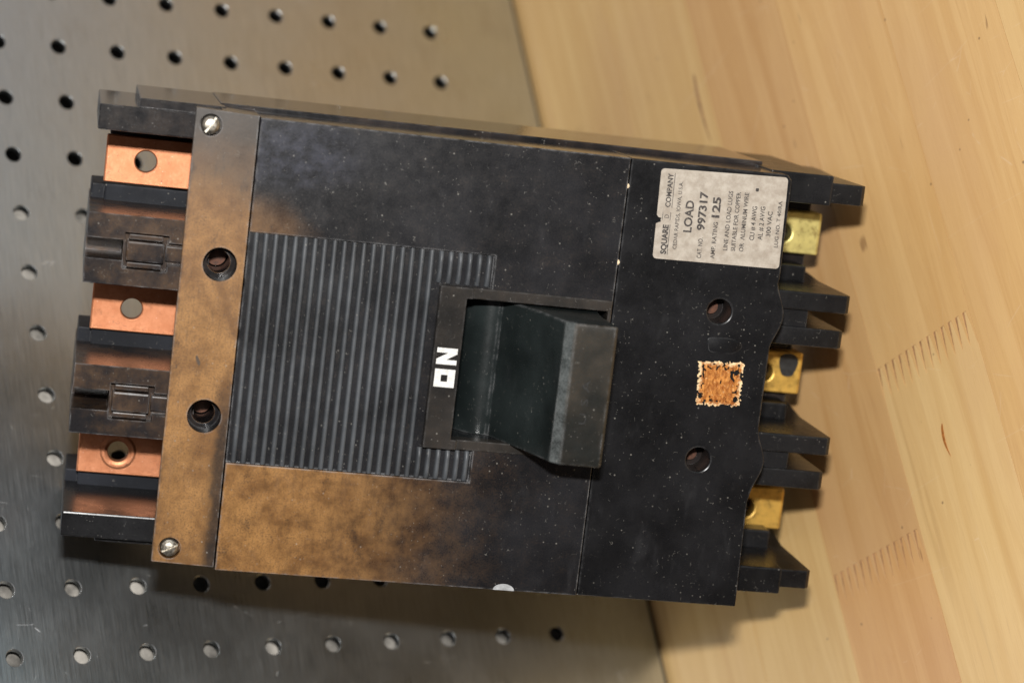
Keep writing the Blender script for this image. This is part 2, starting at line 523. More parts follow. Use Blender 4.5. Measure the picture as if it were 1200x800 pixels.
def round_rect(u0, u1, v0, v1, r, n=5):
    out = []
    for cx, cy, a0 in ((u1 - r, v1 - r, 0), (u0 + r, v1 - r, 90), (u0 + r, v0 + r, 180), (u1 - r, v0 + r, 270)):
        for i in range(n + 1):
            a = math.radians(a0 + 90 * i / n)
            out.append((cx + r * math.cos(a), cy + r * math.sin(a)))
    return out


def mesh_of(bm, name="tmp"):
    bmesh.ops.recalc_face_normals(bm, faces=bm.faces)
    me = bpy.data.meshes.new(name)
    bm.to_mesh(me)
    bm.free()
    return me


def carve(name, body_bm, cutters, mat, parent, bevel=0.35, sharp=13.0):
    """body minus cutters, edges rounded"""
    tmp = bpy.data.objects.new("tmp_body", mesh_of(body_bm))
    COL.objects.link(tmp)
    cs = []
    for cb in cutters:
        c = bpy.data.objects.new("tmp_cut", mesh_of(cb))
        COL.objects.link(c)
        cs.append(c)
        md = tmp.modifiers.new("b", 'BOOLEAN')
        md.operation = 'DIFFERENCE'
        md.solver = 'EXACT'
        md.object = c
    if bevel > 0:
        md = tmp.modifiers.new("bev", 'BEVEL')
        md.width = bevel * MM
        md.segments = 2
        md.limit_method = 'ANGLE'
        md.angle_limit = math.radians(40)
        md.use_clamp_overlap = True
    dg = bpy.context.evaluated_depsgraph_get()
    dg.update()
    me = bpy.data.meshes.new_from_object(tmp.evaluated_get(dg))
    me.name = name
    for c in cs:
        bpy.data.objects.remove(c, do_unlink=True)
    bpy.data.objects.remove(tmp, do_unlink=True)
    return link_mesh(name, me, mat, parent, sharp)


def prism_bm(pts, w0, w1):
    bm = bmesh.new()
    add_prism(bm, pts, w0, w1)
    return bm


def box_bm(*a, **k):
    bm = bmesh.new()
    add_box(bm, *a, **k)
    return bm


# ------------------------------------------------------------------ setting: perforated steel bench top
PITCH = 19.05
HOLE_R = 2.42
SHEET_X1 = 188.2
c0, c1 = -11, 8
r0, r1 = -9, 21
bm = bmesh.new()
SEG = 24
T = 1.9
half = PITCH / 2


def cell(cx, cy):
    tops, bots, ins, inb = [], [], [], []
    for i in range(SEG):
        a = 2 * math.pi * (i + 0.5) / SEG
        ca, sa = math.cos(a), math.sin(a)
        k = half / max(abs(ca), abs(sa))
        tops.append(bm.verts.new(Vector((cx + ca * k, cy + sa * k, 0)) * MM))
        ins.append((bm.verts.new(Vector((cx + ca * (HOLE_R + 0.12), cy + sa * (HOLE_R + 0.12), 0)) * MM),
                    bm.verts.new(Vector((cx + ca * HOLE_R, cy + sa * HOLE_R, -0.12)) * MM),
                    bm.verts.new(Vector((cx + ca * HOLE_R, cy + sa * HOLE_R, -T)) * MM)))
        bots.append(bm.verts.new(Vector((cx + ca * k, cy + sa * k, -T)) * MM))
    for i in range(SEG):
        j = (i + 1) % SEG
        bm.faces.new((tops[i], tops[j], ins[j][0], ins[i][0]))
        bm.faces.new((ins[i][0], ins[j][0], ins[j][1], ins[i][1]))
        bm.faces.new((ins[i][1], ins[j][1], ins[j][2], ins[i][2]))
        bm.faces.new((ins[i][2], ins[j][2], bots[j], bots[i]))
    # corner triangles between the ring and the square cell
    for q in range(4):
        i = int(SEG / 8) - 1 + q * int(SEG / 4)
        a = math.radians(45 + 90 * q)
        sx = 1 if math.cos(a) > 0 else -1
        sy = 1 if math.sin(a) > 0 else -1
        j = (i + 1) % SEG
        bm.faces.new((tops[i], bm.verts.new(Vector((cx + sx * half, cy + sy * half, 0)) * MM), tops[j]))


for c in range(c0, c1 + 1):
    for r in range(r0, r1 + 1):
        cell(c * PITCH, -r * PITCH)
xa, xb = c1 * PITCH + half, SHEET_X1
ya, yb = -r1 * PITCH - half, -r0 * PITCH + half
# plain margin beside the wood, with its cut edge
vs = [bm.verts.new(Vector(p) * MM) for p in ((xa, ya, 0), (xb - 0.3, ya, 0), (xb - 0.3, yb, 0), (xa, yb, 0), (xb, ya, -0.3), (xb, yb, -0.3), (xb, ya, -T), (xb, yb, -T))]
bm.faces.new((vs[0], vs[1], vs[2], vs[3]))
bm.faces.new((vs[1], vs[4], vs[5], vs[2]))
bm.faces.new((vs[4], vs[6], vs[7], vs[5]))
sheet = finish("perforated_steel_bench_top", bm, M['steel'], None, 30)
sheet["kind"] = "structure"

bm = bmesh.new()
add_box(bm, c0 * PITCH - 10, 142.0, ya, -85.0, -12, -7, 0)
under = finish("rail_under_bench_top", bm, M['under'])
under["kind"] = "structure"
bm = bmesh.new()
add_box(bm, c0 * PITCH - 10, 186.0, ya, yb, -66, -60, 0)  # added dark sheet, stands in for the unlit void below the holes
add_box(bm, 188.9, 206.0, ya, yb, -66, -2.0, 0)  # unseen dark block added so the last hole column stays dark
under = finish("dark_backing_under_bench", bm, M['dark'])
under["kind"] = "structure"

# ------------------------------------------------------------------ setting: upright panel of finger-jointed staves
WX = 190.2
wall = bpy.data.objects.new("wooden_panel", None)
COL.objects.link(wall)
wall.location = (WX * MM, -0.2, 0)
wall["kind"] = "structure"
YA, YB = -460.0, 260.0


def stave_outline(z0, z1, ya_, yb_, comb_a, comb_b):
    """outline in (y, z); comb at an end where a finger joint is"""
    FL = 9.5
    n = max(6, int(round((z1 - z0) / 3.15)))
    st = (z1 - z0) / n
    pts = []
    # bottom edge from a to b, then up the b end, back along the top, down the a end
    if comb_b:
        for i in range(n):
            zz = z0 + i * st
            pts += [(yb_ - FL / 2, zz + 0.06), (yb_ + FL / 2, zz + st * 0.42), (yb_ + FL / 2, zz + st * 0.58)]
        pts.append((yb_ - FL / 2, z1 - 0.06))
    else:
        pts += [(yb_, z0), (yb_, z1)]
    if comb_a:
        for i in range(n, 0, -1):
            zz = z0 + i * st
            pts += [(ya_ - FL / 2 + 0.15, zz - 0.05), (ya_ + FL / 2 + 0.15, zz - st * 0.36), (ya_ + FL / 2 + 0.15, zz - st * 0.90)]
        pts.append((ya_ - FL / 2 + 0.15, z0 + 0.05))
    else:
        pts += [(ya_, z1), (ya_, z0)]
    return pts


def add_stave(z0, z1, ya_, yb_, ca, cb, proud, tone=(1, 1, 1)):
    pts = stave_outline(z0 + 0.05, z1 - 0.05, ya_, yb_, ca, cb)
    bm = bmesh.new()
    f = [bm.verts.new(Vector((-proud, y + 200.0, z)) * MM) for y, z in pts]
    g = [bm.verts.new(Vector((16.0, y + 200.0, z)) * MM) for y, z in pts]
    bm.faces.new(f)
    n = len(pts)
    for i in range(n):
        bm.faces.new((f[i], f[(i + 1) % n], g[(i + 1) % n], g[i]))
    o = finish("stave", bm, M['wood'], wall, 30)
    o.color = (*tone, 1.0)
    return o


YEL, PAL, PNK, BRN = (0.97, 0.95, 0.88), (1.05, 1.05, 1.03), (0.89, 0.79, 0.73), (0.92, 0.78, 0.70)
STAVES = [(-1.8, 6, [], [YEL]), (6, 46, [-330], [PAL, YEL]), (46, 86, [40], [YEL, PAL]), (86, 125.5, [-246.5], [BRN, PNK]),
          (125.5, 165.5, [-200.3], [PAL, (1.0, 0.93, 0.86)]), (165.5, 205.5, [-380, 120], [YEL, (1.02, 0.97, 0.92), PNK]),
          (205.5, 245.5, [-30], [PAL, YEL]), (245.5, 285.5, [-300], [PNK, PAL]), (285.5, 325.5, [60], [YEL, BRN])]
for z0, z1, js, tones in STAVES:
    cuts = [YA] + js + [YB]
    for i in range(len(cuts) - 1):
        add_stave(z0, z1, cuts[i], cuts[i + 1], i > 0, i < len(cuts) - 2, random.uniform(0, 0.06), tones[i])
    for j in js:
        bm = bmesh.new()
        add_box(bm, 0.12, 1.2, j + 200 - 6.5, j + 200 + 6.5, z0 + 0.3, z1 - 0.3, 0)
        finish("glue_line", bm, M['glue'], wall)

# resin streaks in the face of the wood: thin slivers lying in the grain
for (yc, zc, ln, wd, m_) in ((-224.0, 143.6, 9.5, 1.0, 'resin'), (-89.0, 80.6, 24.0, 1.7, 'streak')):
    bm = bmesh.new()
    pts = []
    for i in range(20):
        a = 2 * math.pi * i / 20
        pts.append((yc + ln / 2 * math.cos(a), zc + wd / 2 * math.sin(a) * (0.8 + 0.5 * math.cos(a)) + 0.9 * math.cos(a) ** 2))
    f = [bm.verts.new(Vector((-0.10, y + 200.0, z)) * MM) for y, z in pts]
    g = [bm.verts.new(Vector((0.5, y + 200.0, z)) * MM) for y, z in pts]
    bm.faces.new(f)
    for i in range(20):
        bm.faces.new((f[i], f[(i + 1) % 20], g[(i + 1) % 20], g[i]))
    finish("resin_streak", bm, M[m_], wall)

# ------------------------------------------------------------------ the circuit breaker
# local axes: u along the length, v across the poles, w out of the front face; front face is w = 0
BR = Matrix(((0.93124, -0.00140, -0.36441), (-0.20663, 0.82166, -0.53120), (0.30017, 0.56997, 0.76487)))
BT = Vector((11.22, -180.50, 96.78))
brk = bpy.data.objects.new("circuit_breaker", None)
COL.objects.link(brk)
brk.matrix_world = Matrix.Translation(BT * MM) @ BR.to_4x4()
brk["label"] = "black three-pole circuit breaker with brown stains, copper bars and ON handle, leaning against the wood"
brk["category"] = "circuit breaker"
V0 = 0.5
POLES = (38.6, 0.6, -37.6)
DIV = (19.6, -18.9)

# --- base: tub with open terminal chambers at both ends
bm = bmesh.new()
add_box(bm, -8.5, 135.4, -57.7, 58.2, -70.0, -25.3, 0.5)
add_box(bm, -19.5, -8.0, -54.3, 55.3, -69.8, -49.0, 0.5)
add_box(bm, 135.0, 156.5, -55.5, 55.8, -69.7, -45.0, 0.5)
base = finish("base", bm, M['base'], brk)

# --- line end: outer walls and barriers
for (va, vb, vo) in ((49.2, 55.6, 1), (-54.7, -48.3, -1)):
    bm = bmesh.new()
    add_box(bm, -38.8, -8.0, va, vb, -69.9, -14.0, 0.4)
    if vo > 0:
        add_box(bm, -29.0, -7.5, va + 1.2, vb + 2.3, -69.95, -15.2, 0.4)
    else:
        add_box(bm, -30.0, -7.5, va - 1.5, va + 4, -69.95, -17.0, 0.4)
    finish("end_wall", bm, M['base'] if vo > 0 else M['lug'], brk)

for k, vc in enumerate(DIV):
    hw = 8.9
    body = bmesh.new()
    add_prism(body, [(-39.0, vc - hw), (-8.2, vc - hw), (-8.2, vc + hw), (-39.0, vc + hw)], -69.85, -14.0)
    cuts = [box_bm(-41.0, -29.8, vc - 2.6, vc + 2.6, -34.0, -8.0, bev=0),
            box_bm(-29.6, -18.6, vc - 4.6, vc + 4.6, -17.0, -8.0, bev=0),
            box_bm(-18.7, -9.0, vc - 2.8, vc + 2.8, -16.5, -8.0, bev=0)]
    if k == 0:
        cuts[0] = box_bm(-41.0, -29.8, vc - 2.6, vc + 2.6, -30.0, -8.0, bev=0)
    bar = carve("phase_barrier", body, cuts, M['barrier'], brk, 0.45)
    bm = bmesh.new()
    add_box(bm, -29.0, -19.6, vc - 2.5, vc + 2.5, -40.0, -13.6, 0.5)
    add_box(bm, -28.6, -20.0, vc - 4.2, vc - 2.9, -40.0, -14.5, 0.3)
    add_box(bm, -28.6, -20.0, vc + 2.9, vc + 4.2, -40.0, -14.5, 0.3)
    finish("locking_boss", bm, M['barrier'], bar)
    bm = bmesh.new()
    add_box(bm, -19.2, -11.0, vc - 1.9, vc + 1.9, -40.0, -15.0, 0.35)
    finish("web", bm, M['barrier'], bar)
    # lower pad beside the copper bar
    bm = bmesh.new()
    add_box(bm, -35.2, -9.0, vc + hw - 0.6, vc + hw + 4.3, -60.0, -45.6 if k == 0 else -46.4, 0.5)
    add_box(bm, -38.7, -34.9, vc + hw - 0.5, vc + hw + 3.8, -69.6, -49.0, 0.4)
    finish("chamber_ledge", bm, M['ledge'], brk)
bm = bmesh.new()
add_box(bm, -35.0, -9.0, 45.4, 49.8, -60.0, -48.2, 0.4)  # added ledge, keeps the gap beside the first bar in shadow
finish("chamber_ledge", bm, M['ledge'], brk)
bm = bmesh.new()
add_box(bm, -38.5, -34.9, -48.8, -45.0, -69.6, -50.0, 0.4)
add_box(bm, -35.2, -9.0, -48.9, -44.6, -60.0, -46.8, 0.5)
finish("chamber_ledge", bm, M['ledge'], brk)

# --- copper bars
for k, vc in enumerate((39.6, 0.5, -38.1)):
    body = bmesh.new()
    add_prism(body, [(-35.8, vc - 6.2), (-6.0, vc - 6.2), (-6.0, vc + 6.2), (-35.8, vc + 6.2)], -47.2, -44.0)
    cb = carve("copper_terminal", body, [prism_bm(circle(-25.3, vc, 2.75), -75, -40)], M['copper'], brk, 0.35)
    # the chamber floor is open below the hole
    bm = bmesh.new()
    n = 36
    rim = [(3.1, -43.97), (3.6, -43.80), (4.2, -43.80), (4.8, -43.97)]
    rings = [[bm.verts.new(Vector((-25.3 + r * math.cos(2 * math.pi * i / n), vc + r * math.sin(2 * math.pi * i / n), w)) * MM) for i in range(n)] for r, w in rim]
    for a, c in zip(rings[:-1], rings[1:]):
        for i in range(n):
            bm.faces.new((a[i], a[(i + 1) % n], c[(i + 1) % n], c[i]))
    if k == 2:
        finish("washer_mark", bm, M['copper'], cb)
    else:
        bm.free()

# --- load end: outer walls, paired barrier ridges, brass lugs
EU = 160.2


def ridge(bm, va, vb, top, u1=EU):
    prof = [(134.0, -69.6), (163.2, -69.6), (163.2, -62.0), (u1, -40.0), (u1, top - 1.2), (u1 - 1.2, top), (134.0, top)]
    add_extrude_v(bm, prof, va, vb)


def soft(bm, off=0.5):
    bmesh.ops.recalc_face_normals(bm, faces=bm.faces)
    bmesh.ops.bevel(bm, geom=[e for e in bm.edges if e.is_manifold and e.calc_face_angle(0) > 0.6], offset=off * MM, segments=2, affect='EDGES', profile=0.6)


for vc in (19.0, -19.2):
    bm = bmesh.new(); ridge(bm, vc + 2.3, vc + 7.2, -11.0); soft(bm); br_ = finish("load_barrier", bm, M['lug'], brk)
    bm = bmesh.new(); ridge(bm, vc - 7.2, vc - 2.3, -11.6, EU - 0.6); soft(bm); finish("ridge", bm, M['lug'], br_)
    bm = bmesh.new(); add_box(bm, 134.5, 149.5, vc - 2.6, vc + 2.6, -69.5, -12.6, 0.4); finish("web", bm, M['lug'], br_)
    bm = bmesh.new(); add_box(bm, 134.5, 154.0, vc + 7.0, vc + 11.6, -69.4, -34.0, 0.6); finish("chamber_step", bm, M['lug'], br_)
    bm = bmesh.new(); add_box(bm, 134.5, 152.5, vc - 11.4, vc - 7.0, -69.3, -36.0, 0.6); finish("chamber_step", bm, M['lug'], br_)
bm = bmesh.new(); ridge(bm, 50.0, 55.4, -11.0); soft(bm); ew = finish("load_end_wall", bm, M['lug'], brk)
bm = bmesh.new(); add_box(bm, 133.5, 150.5, 49.4, 57.3, -69.5, -9.5, 0.5); finish("thick_root", bm, M['lug'], ew)
bm = bmesh.new(); ridge(bm, -53.6, -48.6, -11.4, EU - 0.4); soft(bm); ew = finish("load_end_wall", bm, M['lug'], brk)
bm = bmesh.new(); add_box(bm, 133.5, 151.5, -55.4, -48.4, -69.5, -11.0, 0.5); finish("thick_root", bm, M['lug'], ew)
bm = bmesh.new(); add_box(bm, 134.5, 154.0, -48.8, -43.4, -69.2, -34.0, 0.6); finish("chamber_step", bm, M['lug'], ew)

for k, vc in enumerate((38.9, 0.0, -38.5)):
    body = bmesh.new()
    add_prism(body, [(130.0, vc - 5.8), (158.7, vc - 5.8), (158.7, vc + 5.8), (130.0, vc + 5.7)], -52.0, -40.5)
    lug = carve("brass_lug", body, [prism_bm(circle(147.9, vc - 0.4, 2.6), -48, -30)], M['brass_pale'] if k == 0 else M['brass'], brk, 0.6)
    bm = bmesh.new()
    add_prism(bm, circle(147.9, vc - 0.4, 2.3, 24), -51.9, -46.0)
    finish("set_screw", bm, M['rust'], lug)
    if k == 1:
        bm = bmesh.new()
        add_prism(bm, [(154.6 + 2.6 * math.cos(a) * (1 + 0.12 * math.sin(3 * a)), 2.2 + 3.6 * math.sin(a) * (1 + 0.1 * math.cos(2 * a))) for a in [i * math.pi / 12 for i in range(24)]], -40.6, -40.2)
        finish("tarnish_blot", bm, M['smear'], lug)

# --- mounting flange with the two bolt holes and two cover screws
ear_pts = [(-15.8, -56.5), (-0.15, -56.9), (-0.15, 57.4), (-15.6, 57.9)]
HOLES = ((-6.2, 19.9), (-6.3, -18.5))
SCREWS = ((-11.8, 54.0, 58), (-11.6, -52.8, 28))
cuts = []
for hu, hv in HOLES:
    cuts.append(prism_bm(circle(hu, hv, 4.25, 48), -7.5, 3))
    cuts.append(prism_bm(circle(hu, hv, 2.9, 40), -40, 3))
for su, sv, a in SCREWS:
    cuts.append(prism_bm(circle(su, sv, 2.75, 36), -4.4, 3))
cuts.append(box_bm(-17.0, -9.0, -60.0, 60.0, -30.0, -5.2, bev=0))
flange = carve("mounting_flange", prism_bm(ear_pts, -25.2, -1.8), cuts, M['ear'], brk, 0.3)
for hu, hv in HOLES:
    bm = bmesh.new()
    n = 48
    prof = [(4.22, -2.0), (4.22, -7.4), (2.95, -7.4), (2.88, -7.8), (2.88, -24.0), (0.0, -24.0)]
    rings = []
    for r, w in prof:
        rings.append([bm.verts.new(Vector((hu + max(r, 0.01) * math.cos(2 * math.pi * i / n), hv + max(r, 0.01) * math.sin(2 * math.pi * i / n), w)) * MM) for i in range(n)])
    for a, c in zip(rings[:-1], rings[1:]):
        for i in range(n):
            bm.faces.new((a[i], a[(i + 1) % n], c[(i + 1) % n], c[i]))
    finish("bolt_hole_liner", bm, M['base'], flange)
    bm = bmesh.new()
    add_prism(bm, circle(hu, hv, 2.6, 32), -23.8, -20.0)
    finish("bolt_head", bm, M['rust'], flange)
for su, sv, ang in SCREWS:
    body = bmesh.new()
    n = 36
    prof = [(2.35, -6.0), (2.35, -2.4), (2.1, -1.75), (1.4, -1.3), (0.6, -1.12), (0.02, -1.1)]
    rings = [[body.verts.new(Vector((su + r * math.cos(2 * math.pi * i / n), sv + r * math.sin(2 * math.pi * i / n), w)) * MM) for i in range(n)] for r, w in prof]
    body.faces.new(rings[0][::-1]); body.faces.new(rings[-1])
    for a, c in zip(rings[:-1], rings[1:]):
        for i in range(n):
            body.faces.new((a[i], a[(i + 1) % n], c[(i + 1) % n], c[i]))
    cut = bmesh.new()
    ca, sa = math.cos(math.radians(ang)), math.sin(math.radians(ang))
    q = [(-3, -0.28), (3, -0.28), (3, 0.28), (-3, 0.28)]
    add_prism(cut, [(su + x * ca - y * sa, sv + x * sa + y * ca) for x, y in q], -2.0, 2.0)
    carve("slotted_screw", body, [cut], M['screw'], flange, 0)
# small dent in the flange
bm = bmesh.new()
add_prism(bm, [(-9.2 + 0.42 * math.cos(a) - 0.45 * math.sin(a), -4.6 + 1.25 * math.sin(a)) for a in [i * math.pi / 8 for i in range(16)]], -1.85, -1.74)
finish("dent_mark", bm, M['dent'], flange)

# --- main cover: ribbed field and handle opening
RU0, RU1, RV0, RV1 = 0.9, 62.2, -29.5, 28.9
cover_pts = [(0.15, -57.15), (93.65, -57.0), (93.75, 57.0), (0.15, 57.15)]
cuts = [box_bm(-2.0, RU1, RV0, RV1, -1.35, 4.0, bev=0),
        box_bm(55.9, 92.7, -18.7, 17.7, -24.0, 6.0, bev=0)]
cover = carve("main_cover", prism_bm(cover_pts, -25.0, 0.0), cuts, M["cover"], brk, 0.22)

# ribs
N_RIB = 25
pitch = (RU1 - RU0) / N_RIB
FV0, FV1 = -21.2, 20.4


def rib(u, va, vb):
    j = lambda s: random.uniform(-s, s)
    h = 0.05 + j(0.06)
    p = [(u - 0.80, -1.4), (u - 0.72, -0.7), (u - 0.56, -0.2), (u - 0.32, h - 0.02), (u + 0.02, h), (u + 0.30, h - 0.10), (u + 0.48, -0.4), (u + 0.60, -0.9), (u + 0.66, -1.4)]
    bm = bmesh.new()
    nseg = 6
    rows = []
    for k in range(nseg + 1):
        t = k / nseg
        vv = va + (vb - va) * t
        end = 0.5 if k in (0, nseg) else 1.0
        rows.append([bm.verts.new(Vector((a + j(0.04), vv, -1.4 + (c + 1.4) * end + (j(0.03) if end == 1 else 0))) * MM) for a, c in p])
    for k in range(nseg):
        for i in range(len(p) - 1):
            bm.faces.new((rows[k][i], rows[k][i + 1], rows[k + 1][i + 1], rows[k + 1][i]))
    bm.faces.new(rows[0]); bm.faces.new(rows[-1][::-1])
    finish("grip_rib", bm, M['rib'], cover, 60)


for k in range(N_RIB):
    u = RU0 + (k + 0.5) * pitch
    if u < 48.6:
        rib(u, RV0 + 0.1, RV1 - 0.1)
    else:
        rib(u, RV0 + 0.1, FV0 - 0.4)
        rib(u, FV1 + 0.4, RV1 - 0.1)
# ribbed field's floor
bm = bmesh.new()
add_box(bm, 0.3, RU1 - 0.1, RV0 + 0.05, RV1 - 0.05, -3.0, -0.96, 0)
ff = None
bm.free()

# handle frame
outer = [(49.0, FV0), (93.6, FV0), (93.6, FV1), (49.0, FV1)]
frame = carve("handle_frame", prism_bm(outer, -4.0, 1.5), [box_bm(56.0, 92.6, -18.6, 17.6, -30.0, 6.0, bev=0), box_bm(57.5, 100.0, -30.0, 30.0, 0.55, 6.0, bev=0)], M['frame'], cover, 0.3)
# recess walls
bm = bmesh.new()
add_box(bm, 55.0, 93.4, -19.4, 18.4, -25.5, -23.0, 0.2)
finish("recess_floor", bm, M['base'], frame)

# ON in white: letters read along +v
LU0, LU1 = 49.9, 55.1


def letter(name, polys, v0, width, holes=()):
    """poly coords: x 0..1 along v, y 0..1 towards -u"""
    h = LU1 - LU0
    f = lambda p: [(LU1 - y * h, v0 + x * width) for x, y in p]
    body = bmesh.new()
    for p in polys:
        add_prism(body, f(p), 1.3, 1.58)
    cs = [prism_bm(f(p), 0.5, 2.5) for p in holes]
    return carve(name, body, cs, M['white'], frame, 0.0)


letter("letter_o", [[(0, 0), (1, 0), (1, 1), (0, 1)]], -5.3, 4.6, [[(0.31, 0.36), (0.69, 0.36), (0.69, 0.68), (0.31, 0.68)]])
letter("letter_n", [[(0, 0), (0.29, 0), (0.29, 0.52), (0.67, 0), (1, 0), (1, 1), (0.71, 1), (0.71, 0.45), (0.31, 1), (0, 1)]], 0.5, 4.2)

# handle: a drum with a scooped wedge-shaped lever on it
prof = [(56.6, -22.5), (57.2, -18.5), (58.2, -15.4), (59.4, -13.0), (60.8, -11.2), (62.4, -9.9), (64.0, -9.2), (65.4, -9.0), (66.4, -9.1), (67.2, -8.6), (67.9, -7.2), (68.7, -4.8)]
prof += [(70.9, 0.4), (73.1, 5.6), (75.0, 11.2), (76.9, 16.4)]
prof += [(78.0, 19.9), (80.2, 22.0)]
prof += [(90.0, 22.4), (90.8, 22.0), (91.0, 21.0), (89.8, 8.0), (90.8, -4.0), (92.0, -22.5)]
bm = bmesh.new()
NV = 14
HV0, HV1 = -18.9, 17.1
rows = []
for k in range(NV + 1):
    t = k / NV
    vv = HV0 + (HV1 - HV0) * t
    row = []
    for (a, c) in prof:
        # the side walls lean in a touch and the finger face is dished
        y = vv + (0.25 if t < 0.5 else -0.25) * max(0, c) / 22.0
        dish = 0.0
        if 2.0 < c < 19.0 and a < 78.0:
            dish = 1.5 * math.sin(math.pi * t) * math.sin(math.pi * (c - 2.0) / 17.0)
        row.append(bm.verts.new(Vector((a + dish, y, c)) * MM))
    rows.append(row)
n = len(prof)
for k in range(NV):
    for i in range(n):
        bm.faces.new((rows[k][i], rows[k][(i + 1) % n], rows[k + 1][(i + 1) % n], rows[k + 1][i]))
bm.faces.new(rows[0]); bm.faces.new(rows[-1][::-1])
bmesh.ops.recalc_face_normals(bm, faces=bm.faces)
bmesh.ops.bevel(bm, geom=[e for e in bm.edges if e.is_manifold and e.calc_face_angle(0) > 0.9 and e.verts[0].co.z > -0.02], offset=0.7 * MM, segments=3, affect='EDGES', profile=0.6)
handle = finish("toggle_handle", bm, M['handle'], brk, 28)

# --- load cover with scalloped end, two bolt holes
pts = [(93.95, -56.95), (136.6, -56.95), (136.0, -29.0)]


def scallop(vc):
    out = []
    for i in range(13):
        t = -1 + i / 6
        out.append((136.5 + 2.6 * (0.5 + 0.5 * math.cos(math.pi * t)) ** 0.8, vc + 8.5 * t))
    return out


pts += scallop(-18.2) + scallop(20.4) + [(136.7, 30.0), (136.4, 55.6), (135.2, 57.0), (94.05, 57.0)]
CH = ((121.9, 20.3), (121.4, -18.7))
cuts = [prism_bm(circle(hu, hv, 3.2, 40), -13, 3) for hu, hv in CH]
load = carve("load_cover", prism_bm(pts, -24.8, -0.15), cuts, M['load'], brk, 0.35)
for hu, hv in CH:
    bm = bmesh.new()
    n = 36
    prof2 = [(3.18, -0.6), (3.18, -9.0), (2.0, -10.5), (1.95, -12.9), (0.01, -12.9)]
    rings = [[bm.verts.new(Vector((hu + r * math.cos(2 * math.pi * i / n), hv + r * math.sin(2 * math.pi * i / n), w)) * MM) for i in range(n)] for r, w in prof2]
    for a, c in zip(rings[:-1], rings[1:]):
        for i in range(n):
            bm.faces.new((a[i], a[(i + 1) % n], c[(i + 1) % n], c[i]))
    finish("bolt_hole_liner", bm, M['base'], load)
    bm = bmesh.new()
    add_prism(bm, circle(hu, hv, 1.9, 24), -12.8, -9.2)
    finish("bolt_head", bm, M['rust'], load)

# --- paper label and its print
LB = [(102.5, 32.3), (136.0, 32.7), (135.3, 56.3), (101.9, 55.3)]


def lab(x, y):
    """x mm along the print (towards +v), y mm from the label's left edge (towards +u) -> (u, v)"""
    fx, fy = x / 23.3, y / 34.0
    a = Vector(LB[0]).lerp(Vector(LB[1]), fy)
    c = Vector(LB[3]).lerp(Vector(LB[2]), fy)
    return a.lerp(c, fx)


outline = []
rr = 1.0
for (x, y, a0) in ((23.3 - rr, 34 - rr, 0), (rr, 34 - rr, 90), (rr, rr, 180), (23.3 - rr, rr, 270)):
    for i in range(6):
        a = math.radians(a0 + 18 * i)
        px, py = x + rr * math.cos(a), y + rr * math.sin(a)
        outline.append(tuple(lab(px, py)))
    if a0 == 180:
        # torn nick in the left edge
        for (nx, ny) in ((9.0, 0.0), (9.3, 0.5), (9.6, 1.3), (10.1, 1.1), (10.5, 1.4), (10.7, 0.5), (11.3, 0.0)):
            outline.append(tuple(lab(nx, ny)))
bm = bmesh.new()
add_prism(bm, outline, -0.25, 0.0)
label = finish("paper_label", bm, M['label'], load)
DG_TMP = []


def text(s, x0, x1, y, h, mat, bold=0.0, name="print_line"):
    """one line of print from x0 to x1, centred on y, capital height h (mm)"""
    cu = bpy.data.curves.new("t", 'FONT')
    cu.body = s
    cu.size = 1.0
    cu.offset = bold
    cu.resolution_u = 3
    ob = bpy.data.objects.new("t", cu)
    COL.objects.link(ob)
    dg = bpy.context.evaluated_depsgraph_get()
    dg.update()
    me = bpy.data.meshes.new_from_object(ob.evaluated_get(dg))
    bpy.data.objects.remove(ob, do_unlink=True)
    xs = [v.co.x for v in me.vertices]
    ys = [v.co.y for v in me.vertices]
    xa_, xb_ = min(xs), max(xs)
    caph = 0.73
    for v in me.vertices:
        X = x0 + (v.co.x - xa_) / (xb_ - xa_) * (x1 - x0)
        Y = y - (v.co.y / caph - 0.5) * h
        p = lab(X, Y)
        v.co = Vector((p.x, p.y, 0.05)) * MM
    me.name = name
    return link_mesh(name, me, mat, label)


def rule(x0, x1, y, t):
    bm = bmesh.new()
    q = [lab(x0, y - t / 2), lab(x1, y - t / 2), lab(x1, y + t / 2), lab(x0, y + t / 2)]
    bm.faces.new([bm.verts.new(Vector((p.x, p.y, 0.05)) * MM) for p in q])
    finish("print_rule", bm, M['ink_thin'], label)


text("SQUARE", 1.3, 8.9, 2.6, 1.5, M['ink'], 0.045)
text("D", 10.6, 11.5, 2.6, 1.3, M['ink'], 0.0)
text("COMPANY", 13.4, 22.2, 2.6, 1.4, M['ink'], 0.028)
rule(1.2, 9.0, 3.75, 0.16); rule(13.3, 22.3, 3.75, 0.16)
rule(10.0, 12.1, 3.6, 0.14); rule(10.0, 12.1, 1.55, 0.14)
text("CEDAR RAPIDS, IOWA, U.S.A.", 2.8, 20.2, 5.5, 1.05, M['ink_thin'], 0.010)
text("LOAD", 7.4, 15.6, 8.4, 2.2, M['ink'], 0.028)
text("CAT. NO.", 1.0, 6.3, 12.2, 1.25, M['ink_thin'], 0.014)
text("997317", 8.2, 18.1, 11.9, 2.1, M['ink'], 0.035)
text("AMP. RATING", 1.2, 10.6, 15.8, 1.2, M['ink_thin'], 0.014)
text("125", 11.7, 17.0, 15.5, 2.1, M['ink'], 0.035)
text("LINE AND LOAD LUGS", 3.6, 18.8, 19.0, 1.2, M['ink_thin'], 0.014)
text("SUITABLE FOR COPPER", 3.6, 18.7, 21.1, 1.2, M['ink_thin'], 0.017)
text("OR  ALUMINUM WIRE", 3.6, 18.7, 23.3, 1.2, M['ink_thin'], 0.017)
